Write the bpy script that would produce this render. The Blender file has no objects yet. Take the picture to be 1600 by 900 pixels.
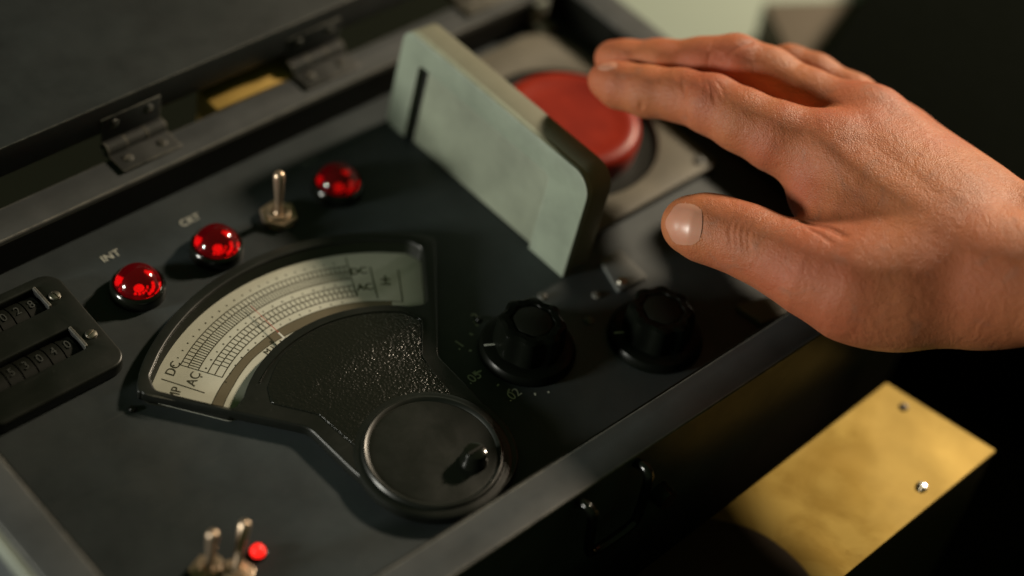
import bpy, bmesh, math, random
import numpy as np
from mathutils import Matrix, Vector
random.seed(4); rng = np.random.default_rng(4)
SC = bpy.context.scene
R_ = math.radians

# ------------------------------------------------------------------ camera
F_PX, DIST = 2946.0, 0.70
_X = np.array([4107, 2310, -F_PX]); _X /= np.linalg.norm(_X)
_Y = np.array([-4333, 3944, -F_PX]); _Y /= np.linalg.norm(_Y)
_Z = np.cross(_X, _Y); _Z /= np.linalg.norm(_Z); _Y = np.cross(_Z, _X)
RC = np.array([_X, _Y, _Z])                       # world = RC @ camera
CAM = -(RC @ np.array([0, 0, -1.])) * DIST
cd = bpy.data.cameras.new('camera'); cam = bpy.data.objects.new('camera', cd)
SC.collection.objects.link(cam); SC.camera = cam
m = Matrix.Identity(4)
for i in range(3):
    for j in range(3):
        m[i][j] = float(RC[i, j])
    m[i][3] = float(CAM[i])
cam.matrix_world = m
cd.sensor_width = 36; cd.lens = F_PX / 1600 * 36
cd.clip_start = .01; cd.clip_end = 50
cd.dof.use_dof = True; cd.dof.focus_distance = .655; cd.dof.aperture_fstop = 2.6

# ------------------------------------------------------------------ light
w = bpy.data.worlds.new('World'); SC.world = w; w.use_nodes = True
bg = w.node_tree.nodes['Background']
bg.inputs[0].default_value = (.026, .038, .016, 1); bg.inputs[1].default_value = 1.0

def area(name, direction, dist, size, watts, col, target=(-.02, .02, .0)):
    ld = bpy.data.lights.new(name, 'AREA'); ld.energy = watts; ld.color = col
    ld.shape = 'DISK'; ld.size = size
    o = bpy.data.objects.new(name, ld); SC.collection.objects.link(o)
    d = Vector(direction).normalized(); o.location = Vector(target) + d * dist
    o.rotation_euler = d.to_track_quat('Z', 'Y').to_euler()
    return o
area('key_lamp', (-.93, .30, .185), 1.3, .24, 13.0, (1.0, .985, .87), target=(.02, .03, 0))
area('warm_lamp', (1.62, .08, 1.0), 1.3, .12, 23.0, (1.0, .83, .61), target=(.03, .0, 0))
SC.view_settings.view_transform = 'Standard'; SC.view_settings.look = 'None'
SC.view_settings.exposure = 0; SC.view_settings.gamma = 1
SC.render.engine = 'CYCLES'
SC.cycles.use_denoising = True
SC.cycles.max_bounces = 8; SC.cycles.transmission_bounces = 8; SC.cycles.transparent_max_bounces = 8
SC.cycles.sample_clamp_indirect = 4; SC.cycles.caustics_refractive = True
SC.cycles.caustics_reflective = False

# ------------------------------------------------------------------ pixel / plane helpers (mm)
def P(px, py, z=0.):
    """point in mm on the horizontal plane z (mm) seen at a measured photo position"""
    r = RC @ np.array([(px - 800) / F_PX, (450 - py) / F_PX, -1.])
    t = (z * .001 - CAM[2]) / r[2]
    return (CAM + r * t) * 1000

# ------------------------------------------------------------------ materials
def nt(name):
    m = bpy.data.materials.new(name); m.use_nodes = True
    t = m.node_tree; t.nodes.clear()
    out = t.nodes.new('ShaderNodeOutputMaterial'); b = t.nodes.new('ShaderNodeBsdfPrincipled')
    t.links.new(b.outputs[0], out.inputs[0])
    return m, t, b
def nz(t, scale, detail=3, rough=.5, vec=None, dist=0):
    n = t.nodes.new('ShaderNodeTexNoise'); n.inputs['Scale'].default_value = scale
    n.inputs['Detail'].default_value = detail; n.inputs['Roughness'].default_value = rough
    n.inputs['Distortion'].default_value = dist
    if vec is None:
        vec = coord(t)
    t.links.new(vec, n.inputs['Vector']); return n.outputs['Fac']
def coord(t):
    for n in t.nodes:
        if n.type == 'TEX_COORD': return n.outputs['Object']
    return t.nodes.new('ShaderNodeTexCoord').outputs['Object']
def ramp(t, fac, *stops):
    n = t.nodes.new('ShaderNodeValToRGB'); e = n.color_ramp.elements
    while len(e) < len(stops): e.new(.5)
    for i, (p, c) in enumerate(stops):
        e[i].position = p; e[i].color = (c, c, c, 1) if isinstance(c, (int, float)) else (*c, 1)
    t.links.new(fac, n.inputs[0]); return n.outputs[0]
def mixc(t, fac, a, b):
    n = t.nodes.new('ShaderNodeMix'); n.data_type = 'RGBA'
    for s, v in ((0, fac), (6, a), (7, b)):
        if isinstance(v, bpy.types.NodeSocket): t.links.new(v, n.inputs[s])
        elif s == 0: n.inputs[0].default_value = v
        else: n.inputs[s].default_value = (*v, 1)
    return n.outputs[2]
def math_(t, op, a, b=0.):
    n = t.nodes.new('ShaderNodeMath'); n.operation = op; n.use_clamp = False
    for s, v in ((0, a), (1, b)):
        if isinstance(v, bpy.types.NodeSocket): t.links.new(v, n.inputs[s])
        else: n.inputs[s].default_value = v
    return n.outputs[0]
def bump(t, b, h, strength, dist):
    n = t.nodes.new('ShaderNodeBump'); n.inputs['Strength'].default_value = strength
    n.inputs['Distance'].default_value = dist
    t.links.new(h, n.inputs['Height']); t.links.new(n.outputs[0], b.inputs['Normal'])
def wearmask(t, radius, amount):
    """convex edges rubbed bare, broken up by noise"""
    bv = t.nodes.new('ShaderNodeBevel'); bv.samples = 4; bv.inputs[0].default_value = radius
    g = t.nodes.new('ShaderNodeNewGeometry')
    d = t.nodes.new('ShaderNodeVectorMath'); d.operation = 'DOT_PRODUCT'
    t.links.new(bv.outputs[0], d.inputs[0]); t.links.new(g.outputs['Normal'], d.inputs[1])
    e = math_(t, 'SUBTRACT', 1.0, d.outputs['Value'])
    n = nz(t, 160, 5, .65)
    k = math_(t, 'MULTIPLY', e, math_(t, 'MULTIPLY', ramp(t, n, (.35, 0.1), (.62, 1.)), amount))
    return math_(t, 'MINIMUM', k, 1.0)
def scratches(t, rot, k=1.):
    """sparse hairline scratches all running roughly one way"""
    mp = t.nodes.new('ShaderNodeMapping'); mp.inputs['Rotation'].default_value = (0, 0, rot); mp.inputs['Scale'].default_value = (14, 620, 300)
    t.links.new(coord(t), mp.inputs[0])
    n = nz(t, 1.0, 2, .5, vec=mp.outputs[0], dist=.25)
    return math_(t, 'MULTIPLY', ramp(t, n, (.70, 0.), (.76, 1.)), math_(t, 'MULTIPLY', ramp(t, nz(t, 22, 3, .6), (.46, 0.), (.66, 1.)), k))
def paint(name, col, rough=.45, wear=None, amount=8., scuff=.35, spec=.5, radius=.0011, dust=None, gscale=45):
    m, t, b = nt(name)
    blot = nz(t, gscale, 6, .6)
    c2 = tuple(min(1, c * (1 + scuff) + .004 * scuff) for c in col); c1 = tuple(c * (1 - scuff * .6) for c in col)
    c = mixc(t, ramp(t, blot, (.3, 0.), (.72, 1.)), c1, c2)
    fine = nz(t, 420, 4, .7)
    spk = ramp(t, nz(t, 800, 3, .6), (.66, 0.), (.74, 1.))
    if dust:
        c = mixc(t, math_(t, 'MULTIPLY', math_(t, 'MULTIPLY', spk, .7), ramp(t, nz(t, 30, 3, .6), (.42, .1), (.66, 1.))), c, dust)
        c = mixc(t, math_(t, 'MAXIMUM', scratches(t, .5, .55), scratches(t, -1.0, .45)), c, tuple(d * .9 for d in dust))
        haze_ = ramp(t, nz(t, 9, 5, .65, dist=.7), (.48, 0.), (.74, .22)); c = mixc(t, haze_, c, dust)
    if wear:
        k = wearmask(t, radius, amount); c = mixc(t, k, c, wear)
    t.links.new(c, b.inputs['Base Color'])
    r = math_(t, 'ADD', rough - .12, math_(t, 'MULTIPLY', nz(t, 70, 5, .65, dist=.4), .26))
    t.links.new(r, b.inputs['Roughness'])
    b.inputs['Specular IOR Level'].default_value = spec
    bump(t, b, fine, .22, .00012)
    return m
def plain(name, col, rough=.4, metal=0., spec=.5, n=.15, nscale=300, bstr=.1):
    m, t, b = nt(name)
    f = nz(t, nscale, 4, .6)
    c = mixc(t, f, tuple(x * (1 - n) for x in col), tuple(min(1, x * (1 + n)) for x in col))
    t.links.new(c, b.inputs['Base Color'])
    t.links.new(math_(t, 'ADD', rough - .08, math_(t, 'MULTIPLY', nz(t, nscale * .4, 4, .6), .16)), b.inputs['Roughness'])
    b.inputs['Metallic'].default_value = metal; b.inputs['Specular IOR Level'].default_value = spec
    bump(t, b, f, bstr, .0001)
    return m
M = {}
M['panel'] = paint('dark grey painted panel', (.034, .042, .045), .50, None, scuff=.38, dust=(.12, .12, .11), spec=.35, gscale=28)
M['rim'] = paint('worn gunmetal rim paint', (.056, .061, .064), .44, (.34, .32, .27), 12., scuff=.30, dust=(.14, .13, .12))
M['lid'] = paint('dark lid paint', (.017, .021, .021), .5, (.20, .20, .17), 5., scuff=.35, spec=.35)
M['bakelite'] = paint('black bakelite', (.0075, .009, .0068), .36, (.11, .11, .09), 1.6, scuff=.3, spec=.5, radius=.0006, dust=(.05, .05, .045))
M['gloss_black'] = plain('gloss black plastic', (.006, .007, .005), .16, spec=.6)
M['dull_black'] = plain('dull black', (.0055, .0065, .004), .55, spec=.25)
M['knob'] = plain('black knob plastic', (.004, .005, .0035), .30, spec=.12)
M['nickel'] = plain('aged nickel', (.62, .47, .34), .36, .85, n=.2)
M['screw'] = plain('dull steel screw', (.46, .43, .37), .34, 1.0, n=.3)
M['hinge'] = paint('painted hinge metal', (.040, .041, .040), .36, (.30, .28, .23), 5., scuff=.5, spec=.6)
M['barehinge'] = paint('bare hinge metal', (.085, .08, .066), .45, (.30, .28, .23), 3., scuff=.5, spec=.6)
M['taupe'] = paint('taupe painted plate', (.125, .113, .085), .58, (.34, .32, .26), 4., scuff=.35)
M['shield'] = paint('pale green painted shield', (.225, .262, .205), .52, (.60, .60, .50), 6., scuff=.26, spec=.4)
M['trim'] = paint('rubbed aluminium trim', (.24, .26, .22), .45, scuff=.2)
M['coating'] = paint('grey coating', (.10, .105, .10), .5, (.3, .3, .27), 4., scuff=.3)
M['ink'] = plain('black printing ink', (.035, .030, .012), .6)
M['letter'] = paint('faded engraved lettering', (.50, .50, .44), .6, scuff=.5)
M['letter_dim'] = paint('dim engraved lettering', (.5, .51, .45), .6, scuff=.5)
M['letter_faint'] = paint('faint rubbed lettering', (.10, .115, .105), .6, scuff=.5)
M['needle'] = plain('red needle', (.50, .10, .06), .5)
M['white'] = plain('white paint', (.8, .8, .74), .5)
M['brownband'] = plain('brown card band', (.150, .125, .078), .55, n=.08, nscale=120)
M['table'] = plain('dark table', (.005, .0065, .003), .8, spec=.08)
M['cloth'] = plain('black cloth', (.006, .007, .005), .9, spec=.1)
M['palegreen'] = plain('pale green metal', (.37, .43, .36), .6, n=.05, nscale=30)
M['brownbox'] = plain('brown card box', (.13, .105, .075), .7, n=.1, nscale=60)
M['darkgreen'] = plain('dark green cabinet', (.003, .004, .0025), .95, spec=.02)
M['darkbrown'] = plain('dark brown bakelite', (.10, .075, .045), .5, spec=.3)

m, t, b = nt('cream scale card')                     # foxed paper
c = mixc(t, ramp(t, nz(t, 35, 5, .6), (.3, 0.), (.75, 1.)), (.62, .62, .52), (.73, .73, .64))
c = mixc(t, ramp(t, nz(t, 130, 4, .7), (.70, 0.), (.80, .6)), c, (.28, .25, .14))
t.links.new(c, b.inputs['Base Color']); b.inputs['Roughness'].default_value = .6
M['card'] = m

m, t, b = nt('pebbled leatherette')                  # small blisters that glint
v = t.nodes.new('ShaderNodeTexVoronoi'); v.inputs['Scale'].default_value = 950; v.feature = 'SMOOTH_F1'
v.inputs['Smoothness'].default_value = .55
wob = t.nodes.new('ShaderNodeVectorMath'); wob.operation = 'ADD'
nn = t.nodes.new('ShaderNodeTexNoise'); nn.inputs['Scale'].default_value = 260
sc_ = t.nodes.new('ShaderNodeVectorMath'); sc_.operation = 'SCALE'; sc_.inputs['Scale'].default_value = .0016
t.links.new(coord(t), nn.inputs['Vector']); t.links.new(nn.outputs['Color'], sc_.inputs[0])
t.links.new(coord(t), wob.inputs[0]); t.links.new(sc_.outputs[0], wob.inputs[1]); t.links.new(wob.outputs[0], v.inputs['Vector'])
h = math_(t, 'ADD', math_(t, 'MULTIPLY', v.outputs['Distance'], -1.0), math_(t, 'MULTIPLY', nz(t, 1500, 3, .6), .35))
b.inputs['Base Color'].default_value = (.011, .012, .009, 1); b.inputs['Roughness'].default_value = .24
bump(t, b, h, .6, .0004); M['pebble'] = m

m, t, b = nt('red button enamel')
c = mixc(t, ramp(t, nz(t, 70, 5, .65), (.35, 0.), (.68, 1.)), (.24, .013, .004), (.34, .024, .008)); t.links.new(c, b.inputs['Base Color'])
b.inputs['Roughness'].default_value = .40; b.inputs['Specular IOR Level'].default_value = .28
b.inputs['Subsurface Weight'].default_value = 0
bump(t, b, nz(t, 260, 3), .06, .0002); M['red'] = m

m, t, b = nt('lit red lens glass')
b.inputs['Base Color'].default_value = (.42, .006, .014, 1); b.inputs['Roughness'].default_value = .10
b.inputs['Transmission Weight'].default_value = .86; b.inputs['IOR'].default_value = 1.48
b.inputs['Emission Color'].default_value = (1, .01, .015, 1); b.inputs['Emission Strength'].default_value = .012
M['lens'] = m
def emis(name, col, s):
    m, t, b = nt(name); b.inputs['Base Color'].default_value = (*[c * .5 for c in col], 1)
    b.inputs['Emission Color'].default_value = (*col, 1); b.inputs['Emission Strength'].default_value = s
    b.inputs['Roughness'].default_value = .4; return m
M['glow'] = emis('glowing bulb', (1, .03, .02), 1.25)
M['led'] = emis('glowing red diode', (1, .015, .01), 1.6)
M['reflector'] = plain('lamp reflector', (.05, .008, .008), .3, .5)

m, t, b = nt('thin window glass'); t.nodes.remove(b)
tr = t.nodes.new('ShaderNodeBsdfTransparent'); gl = t.nodes.new('ShaderNodeBsdfGlossy'); gl.inputs['Roughness'].default_value = .12
mx = t.nodes.new('ShaderNodeMixShader'); lw = t.nodes.new('ShaderNodeFresnel'); lw.inputs[0].default_value = 1.3
tr.inputs[0].default_value = (.95, .95, .94, 1)
t.links.new(lw.outputs[0], mx.inputs[0]); t.links.new(tr.outputs[0], mx.inputs[1]); t.links.new(gl.outputs[0], mx.inputs[2])
t.links.new(mx.outputs[0], t.nodes['Material Output'].inputs[0]); M['glass'] = m

m, t, b = nt('tarnished brass')                      # lacquer worn through in patches, a shadow painted at one end
f1 = nz(t, 30, 4, .5, dist=1.2); f2 = nz(t, 70, 6, .65)
c = mixc(t, ramp(t, f1, (.38, 0.), (.60, 1.)), (.165, .105, .019), (.225, .155, .037))
c = mixc(t, ramp(t, f2, (.62, 0.), (.75, .5)), c, (.12, .068, .012))
c = mixc(t, math_(t, 'MAXIMUM', scratches(t, .6, .5), scratches(t, -.7, .4)), c, (.34, .24, .07))
c = mixc(t, ramp(t, nz(t, 11, 3, .5), (.47, 0.), (.53, .6)), c, (.27, .19, .055))
# a curved brown shadow painted into the brass over the end of the plate
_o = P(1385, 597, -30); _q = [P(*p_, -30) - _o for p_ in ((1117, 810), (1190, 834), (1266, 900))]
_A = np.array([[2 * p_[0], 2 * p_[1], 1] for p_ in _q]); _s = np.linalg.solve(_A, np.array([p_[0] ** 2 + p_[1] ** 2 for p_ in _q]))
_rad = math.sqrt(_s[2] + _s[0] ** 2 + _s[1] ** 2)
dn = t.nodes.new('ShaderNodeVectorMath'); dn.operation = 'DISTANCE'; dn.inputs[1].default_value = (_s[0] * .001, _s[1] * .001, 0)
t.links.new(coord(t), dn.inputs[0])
end_shadow = math_(t, 'MULTIPLY', math_(t, 'SUBTRACT', _rad * .001, dn.outputs['Value']), 90.)
end_shade = ramp(t, math_(t, 'ADD', math_(t, 'ADD', end_shadow, .5), math_(t, 'MULTIPLY', math_(t, 'SUBTRACT', nz(t, 60, 3), .5), .12)), (.45, 0.), (.60, 1.))
M_end_shadow = end_shade
t.links.new(mixc(t, end_shade, c, (.040, .026, .015)), b.inputs['Base Color'])
t.links.new(math_(t, 'SUBTRACT', .72, math_(t, 'MULTIPLY', end_shade, .6)), b.inputs['Metallic'])
t.links.new(math_(t, 'ADD', .50, math_(t, 'MULTIPLY', nz(t, 30, 5), .25)), b.inputs['Roughness'])
b.inputs['Specular IOR Level'].default_value = .1
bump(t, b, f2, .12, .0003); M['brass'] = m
M['brass_plain'] = plain('brass sheet', (.55, .36, .09), .5, .3, n=.2, nscale=60)

m, t, b = nt('skin')
base = mixc(t, ramp(t, nz(t, 38, 4, .55), (.32, 0.), (.68, 1.)), (.42, .138, .055), (.56, .200, .086))
base = mixc(t, ramp(t, nz(t, 22, 3, .5, dist=.6), (.52, 0.), (.72, .75)), base, (.44, .115, .055))
at = t.nodes.new('ShaderNodeAttribute'); at.attribute_name = 'flush'
base = mixc(t, math_(t, 'MULTIPLY', at.outputs['Fac'], .85), base, (.44, .095, .055))
base = mixc(t, ramp(t, nz(t, 260, 4, .7), (.56, 0.), (.78, .40)), base, (.34, .10, .06))
base = mixc(t, ramp(t, nz(t, 70, 3, .5, dist=1.5), (.56, 0.), (.70, .45)), base, (.36, .155, .095))
t.links.new(base, b.inputs['Base Color'])
b.inputs['Roughness'].default_value = .50; b.inputs['Specular IOR Level'].default_value = .38
b.inputs['Subsurface Weight'].default_value = .20; b.inputs['Subsurface Scale'].default_value = .0035
b.inputs['Subsurface Radius'].default_value = (1, .28, .14)
vv = t.nodes.new('ShaderNodeTexVoronoi'); vv.inputs['Scale'].default_value = 1100; vv.feature = 'DISTANCE_TO_EDGE'
t.links.new(coord(t), vv.inputs['Vector'])
hh = math_(t, 'ADD', math_(t, 'MULTIPLY', ramp(t, vv.outputs['Distance'], (0., 0.), (.35, 1.)), .16),
           math_(t, 'ADD', math_(t, 'MULTIPLY', nz(t, 380, 5, .7, dist=1.6), .38), math_(t, 'MULTIPLY', nz(t, 130, 4, .6, dist=.8), 1.1)))
bump(t, b, hh, .8, .0007); M['skin'] = m
m, t, b = nt('fingernail')
t.links.new(mixc(t, nz(t, 150, 2), (.57, .25, .165), (.64, .31, .21)), b.inputs['Base Color'])
b.inputs['Roughness'].default_value = .34; b.inputs['Subsurface Weight'].default_value = .2
b.inputs['Subsurface Scale'].default_value = .002; M['nail'] = m

# ------------------------------------------------------------------ object helpers (mm in, metres out)
WL = {}
def link(o, parent=None, loc=(0, 0, 0)):
    SC.collection.objects.link(o); loc = Vector(loc) * .001
    WL[o.name] = loc
    if parent is not None:
        o.parent = parent; o.location = loc - WL[parent.name]
    else:
        o.location = loc
    return o
def empty(name, loc, label, cat):
    o = bpy.data.objects.new(name, None); o.empty_display_size = .02
    link(o, None, loc); return tag(o, label, cat)
def tag(o, label=None, cat=None, group=None, kind=None):
    for k, v in (('label', label), ('category', cat), ('group', group), ('kind', kind)):
        if v: o[k] = v
    return o
def mk(name, verts, faces, mat, parent=None, loc=(0, 0, 0), smooth=None):
    """verts in mm, in world coordinates; loc is the object's origin"""
    me = bpy.data.meshes.new(name); l = np.array(loc, float)
    v = (np.array(verts, float) - l) * .001
    me.from_pydata(v.tolist(), [], [tuple(int(i) for i in f) for f in faces])
    return fin(name, me, mat, parent, loc, smooth)
def fin(name, me, mat, parent, loc, smooth=None):
    me.validate(); me.materials.clear(); me.materials.append(mat)
    o = bpy.data.objects.new(name, me)
    bm = bmesh.new(); bm.from_mesh(me); bmesh.ops.recalc_face_normals(bm, faces=bm.faces); bm.to_mesh(me); bm.free()
    if smooth is not None:
        me.shade_smooth()
        if smooth < 180: me.set_sharp_from_angle(angle=R_(smooth))
    return link(o, parent, loc)
def bmo(name, bm, mat, parent=None, loc=(0, 0, 0), smooth=30):
    """a bmesh whose coordinates are mm in world space"""
    me = bpy.data.meshes.new(name)
    for v in bm.verts: v.co = (v.co - Vector(loc)) * .001
    bm.to_mesh(me); bm.free()
    return fin(name, me, mat, parent, loc, smooth)
def box(bm, x0, x1, y0, y1, z0, z1, bev=0, seg=2, mtx=None):
    r = bmesh.ops.create_cube(bm, size=1)
    vs = r['verts']
    for v in vs:
        v.co = Vector((x0 + (v.co.x + .5) * (x1 - x0), y0 + (v.co.y + .5) * (y1 - y0), z0 + (v.co.z + .5) * (z1 - z0)))
    if bev:
        es = list({e for v in vs for e in v.link_edges})
        r = bmesh.ops.bevel(bm, geom=es, offset=bev, segments=seg, affect='EDGES', profile=.5)
        vs = list({v for f in r['faces'] for v in f.verts} | {v for v in vs if v.is_valid})
    if mtx is not None:
        bmesh.ops.transform(bm, matrix=mtx, verts=vs)
    return vs
def rounded(pts, rad, n=8):
    """2-D polygon with rounded corners; rad a number or list"""
    out = []; N = len(pts)
    for i in range(N):
        p = np.array(pts[i], float); a = np.array(pts[i - 1], float); c = np.array(pts[(i + 1) % N], float)
        r = rad[i] if isinstance(rad, (list, tuple)) else rad
        if not r: out.append(tuple(p)); continue
        u = (a - p) / np.linalg.norm(a - p); v = (c - p) / np.linalg.norm(c - p)
        ang = math.acos(max(-1, min(1, float(u @ v)))); d = r / math.tan(ang / 2)
        d = min(d, np.linalg.norm(a - p) * .49, np.linalg.norm(c - p) * .49)
        rr = d * math.tan(ang / 2); s = p + u * d; e = p + v * d
        cen = p + (u + v) / np.linalg.norm(u + v) * (rr / math.sin(ang / 2))
        a0 = math.atan2(*(s - cen)[::-1]); a1 = math.atan2(*(e - cen)[::-1])
        da = (a1 - a0 + math.pi) % (2 * math.pi) - math.pi
        for k in range(n + 1):
            q = a0 + da * k / n; out.append((cen[0] + rr * math.cos(q), cen[1] + rr * math.sin(q)))
    return out
def arc(cx, cy, r, a0, a1, n=48):
    return [(cx + r * math.cos(R_(a0 + (a1 - a0) * k / n)), cy + r * math.sin(R_(a0 + (a1 - a0) * k / n))) for k in range(n + 1)]
def plate(name, loops, z0, z1, bev, mat, parent=None, loc=(0, 0, 0), smooth=30, seg=2, mtx=None):
    """extruded outline with holes and a rolled edge, one mesh"""
    cu = bpy.data.curves.new(name, 'CURVE'); cu.dimensions = '2D'; cu.fill_mode = 'BOTH'
    for lp in loops:
        s = cu.splines.new('POLY'); s.points.add(len(lp) - 1)
        for q, (x, y) in zip(s.points, lp): q.co = (x * .001, y * .001, 0, 1)
        s.use_cyclic_u = True
    e = (z1 - z0) / 2 - bev
    cu.extrude = max(e, 0) * .001; cu.bevel_depth = bev * .001; cu.bevel_resolution = seg; cu.offset = -bev * .001
    tmp = bpy.data.objects.new(name, cu); SC.collection.objects.link(tmp)
    dg = bpy.context.evaluated_depsgraph_get(); dg.update()
    me = bpy.data.meshes.new_from_object(tmp.evaluated_get(dg)); bpy.data.objects.remove(tmp); bpy.data.curves.remove(cu)
    T = Matrix.Translation((-loc[0] * .001, -loc[1] * .001, ((z0 + z1) / 2 - loc[2]) * .001))
    if mtx is not None: T = mtx @ Matrix.Translation((0, 0, (z0 + z1) / 2 * .001))
    me.transform(T)
    bm = bmesh.new(); bm.from_mesh(me); bmesh.ops.remove_doubles(bm, verts=bm.verts, dist=2e-6); bm.to_mesh(me); bm.free()
    me.name = name
    return fin(name, me, mat, parent, loc, smooth)
def lathe(name, prof, c, mat, parent=None, n=64, smooth=35, mod=None, cz=0, origin=None):
    vs = []; fs = []; N = len(prof)
    for k in range(n):
        a = 2 * math.pi * k / n
        for (r, z) in prof:
            q = r * (mod(a, z) if mod else 1); vs.append((c[0] + q * math.cos(a), c[1] + q * math.sin(a), z + cz))
    for k in range(n):
        k2 = (k + 1) % n
        for j in range(N - 1):
            fs.append((k * N + j, k2 * N + j, k2 * N + j + 1, k * N + j + 1))
    o = mk(name, vs, fs, mat, parent, origin or (c[0], c[1], cz), smooth)
    bm = bmesh.new(); bm.from_mesh(o.data); bmesh.ops.remove_doubles(bm, verts=bm.verts, dist=1e-6)
    bmesh.ops.dissolve_degenerate(bm, edges=bm.edges, dist=1e-7)
    bmesh.ops.recalc_face_normals(bm, faces=bm.faces); bm.to_mesh(o.data); bm.free()
    return o
def text_mesh(body, size):
    cu = bpy.data.curves.new('t', 'FONT'); cu.body = body; cu.size = size * .001
    cu.align_x = 'CENTER'; cu.align_y = 'CENTER'; cu.extrude = .00004; cu.fill_mode = 'BOTH'
    tmp = bpy.data.objects.new('t', cu); SC.collection.objects.link(tmp)
    dg = bpy.context.evaluated_depsgraph_get(); dg.update()
    me = bpy.data.meshes.new_from_object(tmp.evaluated_get(dg)); bpy.data.objects.remove(tmp); bpy.data.curves.remove(cu)
    return me
def texts(name, items, mat, parent):
    """items: (string, x, y, z, angle deg, size mm[, x stretch]) gathered as the printing of one surface"""
    bm = bmesh.new()
    for it in items:
        s, x, y, z, a, size = it[:6]; sx = it[6] if len(it) > 6 else 1
        me = text_mesh(s, size)
        me.transform(Matrix.Translation((x * .001, y * .001, z * .001)) @ Matrix.Rotation(R_(a), 4, 'Z') @ Matrix.Diagonal((sx, 1, 1, 1)))
        bm.from_mesh(me); bpy.data.meshes.remove(me)
    for v in bm.verts: v.co *= 1000
    return bmo(name, bm, mat, parent, (items[0][1], items[0][2], items[0][3]), None)
def tube(name, pts, r, mat, parent=None, n=12, loc=None, caps=True):
    pts = [Vector(p) for p in pts]; rs = r if isinstance(r, (list, tuple)) else [r] * len(pts)
    vs = []; fs = []; up = None
    for i, p in enumerate(pts):
        d = (pts[min(i + 1, len(pts) - 1)] - pts[max(i - 1, 0)]).normalized()
        if up is None: up = d.orthogonal().normalized()
        up = (up - d * up.dot(d)).normalized(); s = d.cross(up)
        for k in range(n):
            a = 2 * math.pi * k / n; vs.append(tuple(p + (up * math.cos(a) + s * math.sin(a)) * rs[i]))
    for i in range(len(pts) - 1):
        for k in range(n):
            k2 = (k + 1) % n; fs.append((i * n + k, i * n + k2, (i + 1) * n + k2, (i + 1) * n + k))
    if caps: fs.append(tuple(range(n))); fs.append(tuple(range((len(pts) - 1) * n, len(pts) * n)))
    return mk(name, vs, fs, mat, parent, loc or tuple(pts[0]), 50)
def copy_tree(o, parent, loc):
    """copy a part with its sub-parts to a new place (mm)"""
    c = o.copy(); SC.collection.objects.link(c); c.parent = parent
    l = Vector(loc) * .001; c.location = l - WL[parent.name]; WL[c.name] = l
    for ch in list(o.children):
        d = ch.copy(); SC.collection.objects.link(d); d.parent = c; d.location = ch.location.copy()
    return c

# ================================================================== SETTING
TZ = -118.
bm = bmesh.new(); box(bm, -1500, 1500, -1200, 1800, TZ - 30, TZ)
tag(bmo('table', bm, M['table'], None, (0, 0, TZ - 30), None), kind='structure')

# ================================================================== THE INSTRUMENT CASE
X0, X1, Y0, Y1, RZ = -196., 126., -77., 111., 15.
W = 14.5
case = empty('instrument_case', (-35, 17, TZ), 'dark grey open instrument case with dial meter, red lamps and round red push button', 'instrument case')
outer = rounded([(X0 - W, Y0 - W), (X1 + W, Y0 - W), (X1 + W, Y1 + W), (X0 - W, Y1 + W)], 4, 5)
inner = rounded([(X0, Y0), (X1, Y0), (X1, Y1), (X0, Y1)], 1.5, 3)
rim = plate('rim', [outer, inner], TZ + .5, RZ, .7, M['rim'], case, (-35, 17, RZ))
bm = bmesh.new()
box(bm, X0 + .05, X1 - .05, Y1 - 1.0, Y1 - .05, .06, RZ - .9, .15, 1)
box(bm, X0 + .05, X1 - .05, Y0 + .05, Y0 + 1.0, .06, RZ - .9, .15, 1)
box(bm, X0 + .05, X0 + 1.0, Y0 + 1.1, Y1 - 1.1, .06, RZ - .9, .15, 1)
box(bm, X1 - 1.0, X1 - .05, Y0 + 1.1, Y1 - 1.1, .06, RZ - .9, .15, 1)
bmo('lining', bm, M['dull_black'], case, (-35, 17, 0))
bm = bmesh.new(); box(bm, X0 - W - 3.0, X0 - W + .3, Y0 - W + 4, Y1 + W - 4, RZ - 9, RZ - .8, .7)
bmo('edge_trim', bm, M['trim'], case, (X0 - W, 17, RZ))
panel = plate('panel', [rounded([(X0 + .2, Y0 + .2), (X1 - .2, Y0 + .2), (X1 - .2, Y1 - .2), (X0 + .2, Y1 - .2)], 1.4, 3)], -3, 0, .1, M['panel'], case, (-35, 17, 0))
# printed legends
texts('lettering', [('INT', *P(173, 400, .06)[:2], .06, 0, 4.8, .98)], M['letter'], panel)
texts('lettering', [('CRT', *P(297, 344, .06)[:2], .06, 0, 4.6, .98)], M['letter'], panel)
o = texts('lettering', [('INT', *P(486, 254, .06)[:2], .06, 0, 5.2, .98)], M['letter_faint'], panel)
for it_ in [('.2', *P(742, 497, .06)[:2], .06, -2, 5.4), ('.1', *P(717, 539, .06)[:2], .06, 12, 5.4), ('.05', *P(740, 590, .06)[:2], .06, 3, 5.2), ('.02', *P(802, 617, .06)[:2], .06, 3, 5.2)]:
    texts('dial_number', [it_], M['letter_dim'], panel)
bm = bmesh.new(); kc = (-16., -26.)
for a_, ln in ((112, 1.2), (126, 1.4), (148, 1.), (176, 3.), (200, 1.0), (212, 1.8), (238, 1.2), (252, .9)):
    mt = Matrix.Translation((kc[0], kc[1], 0)) @ Matrix.Rotation(R_(a_ - 2), 4, 'Z')
    box(bm, 20.2, 20.2 + ln, -.35, .35, .02, .08, mtx=mt)
bmo('dial_marks', bm, M['letter_dim'], panel, (*kc, 0), None)

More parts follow.
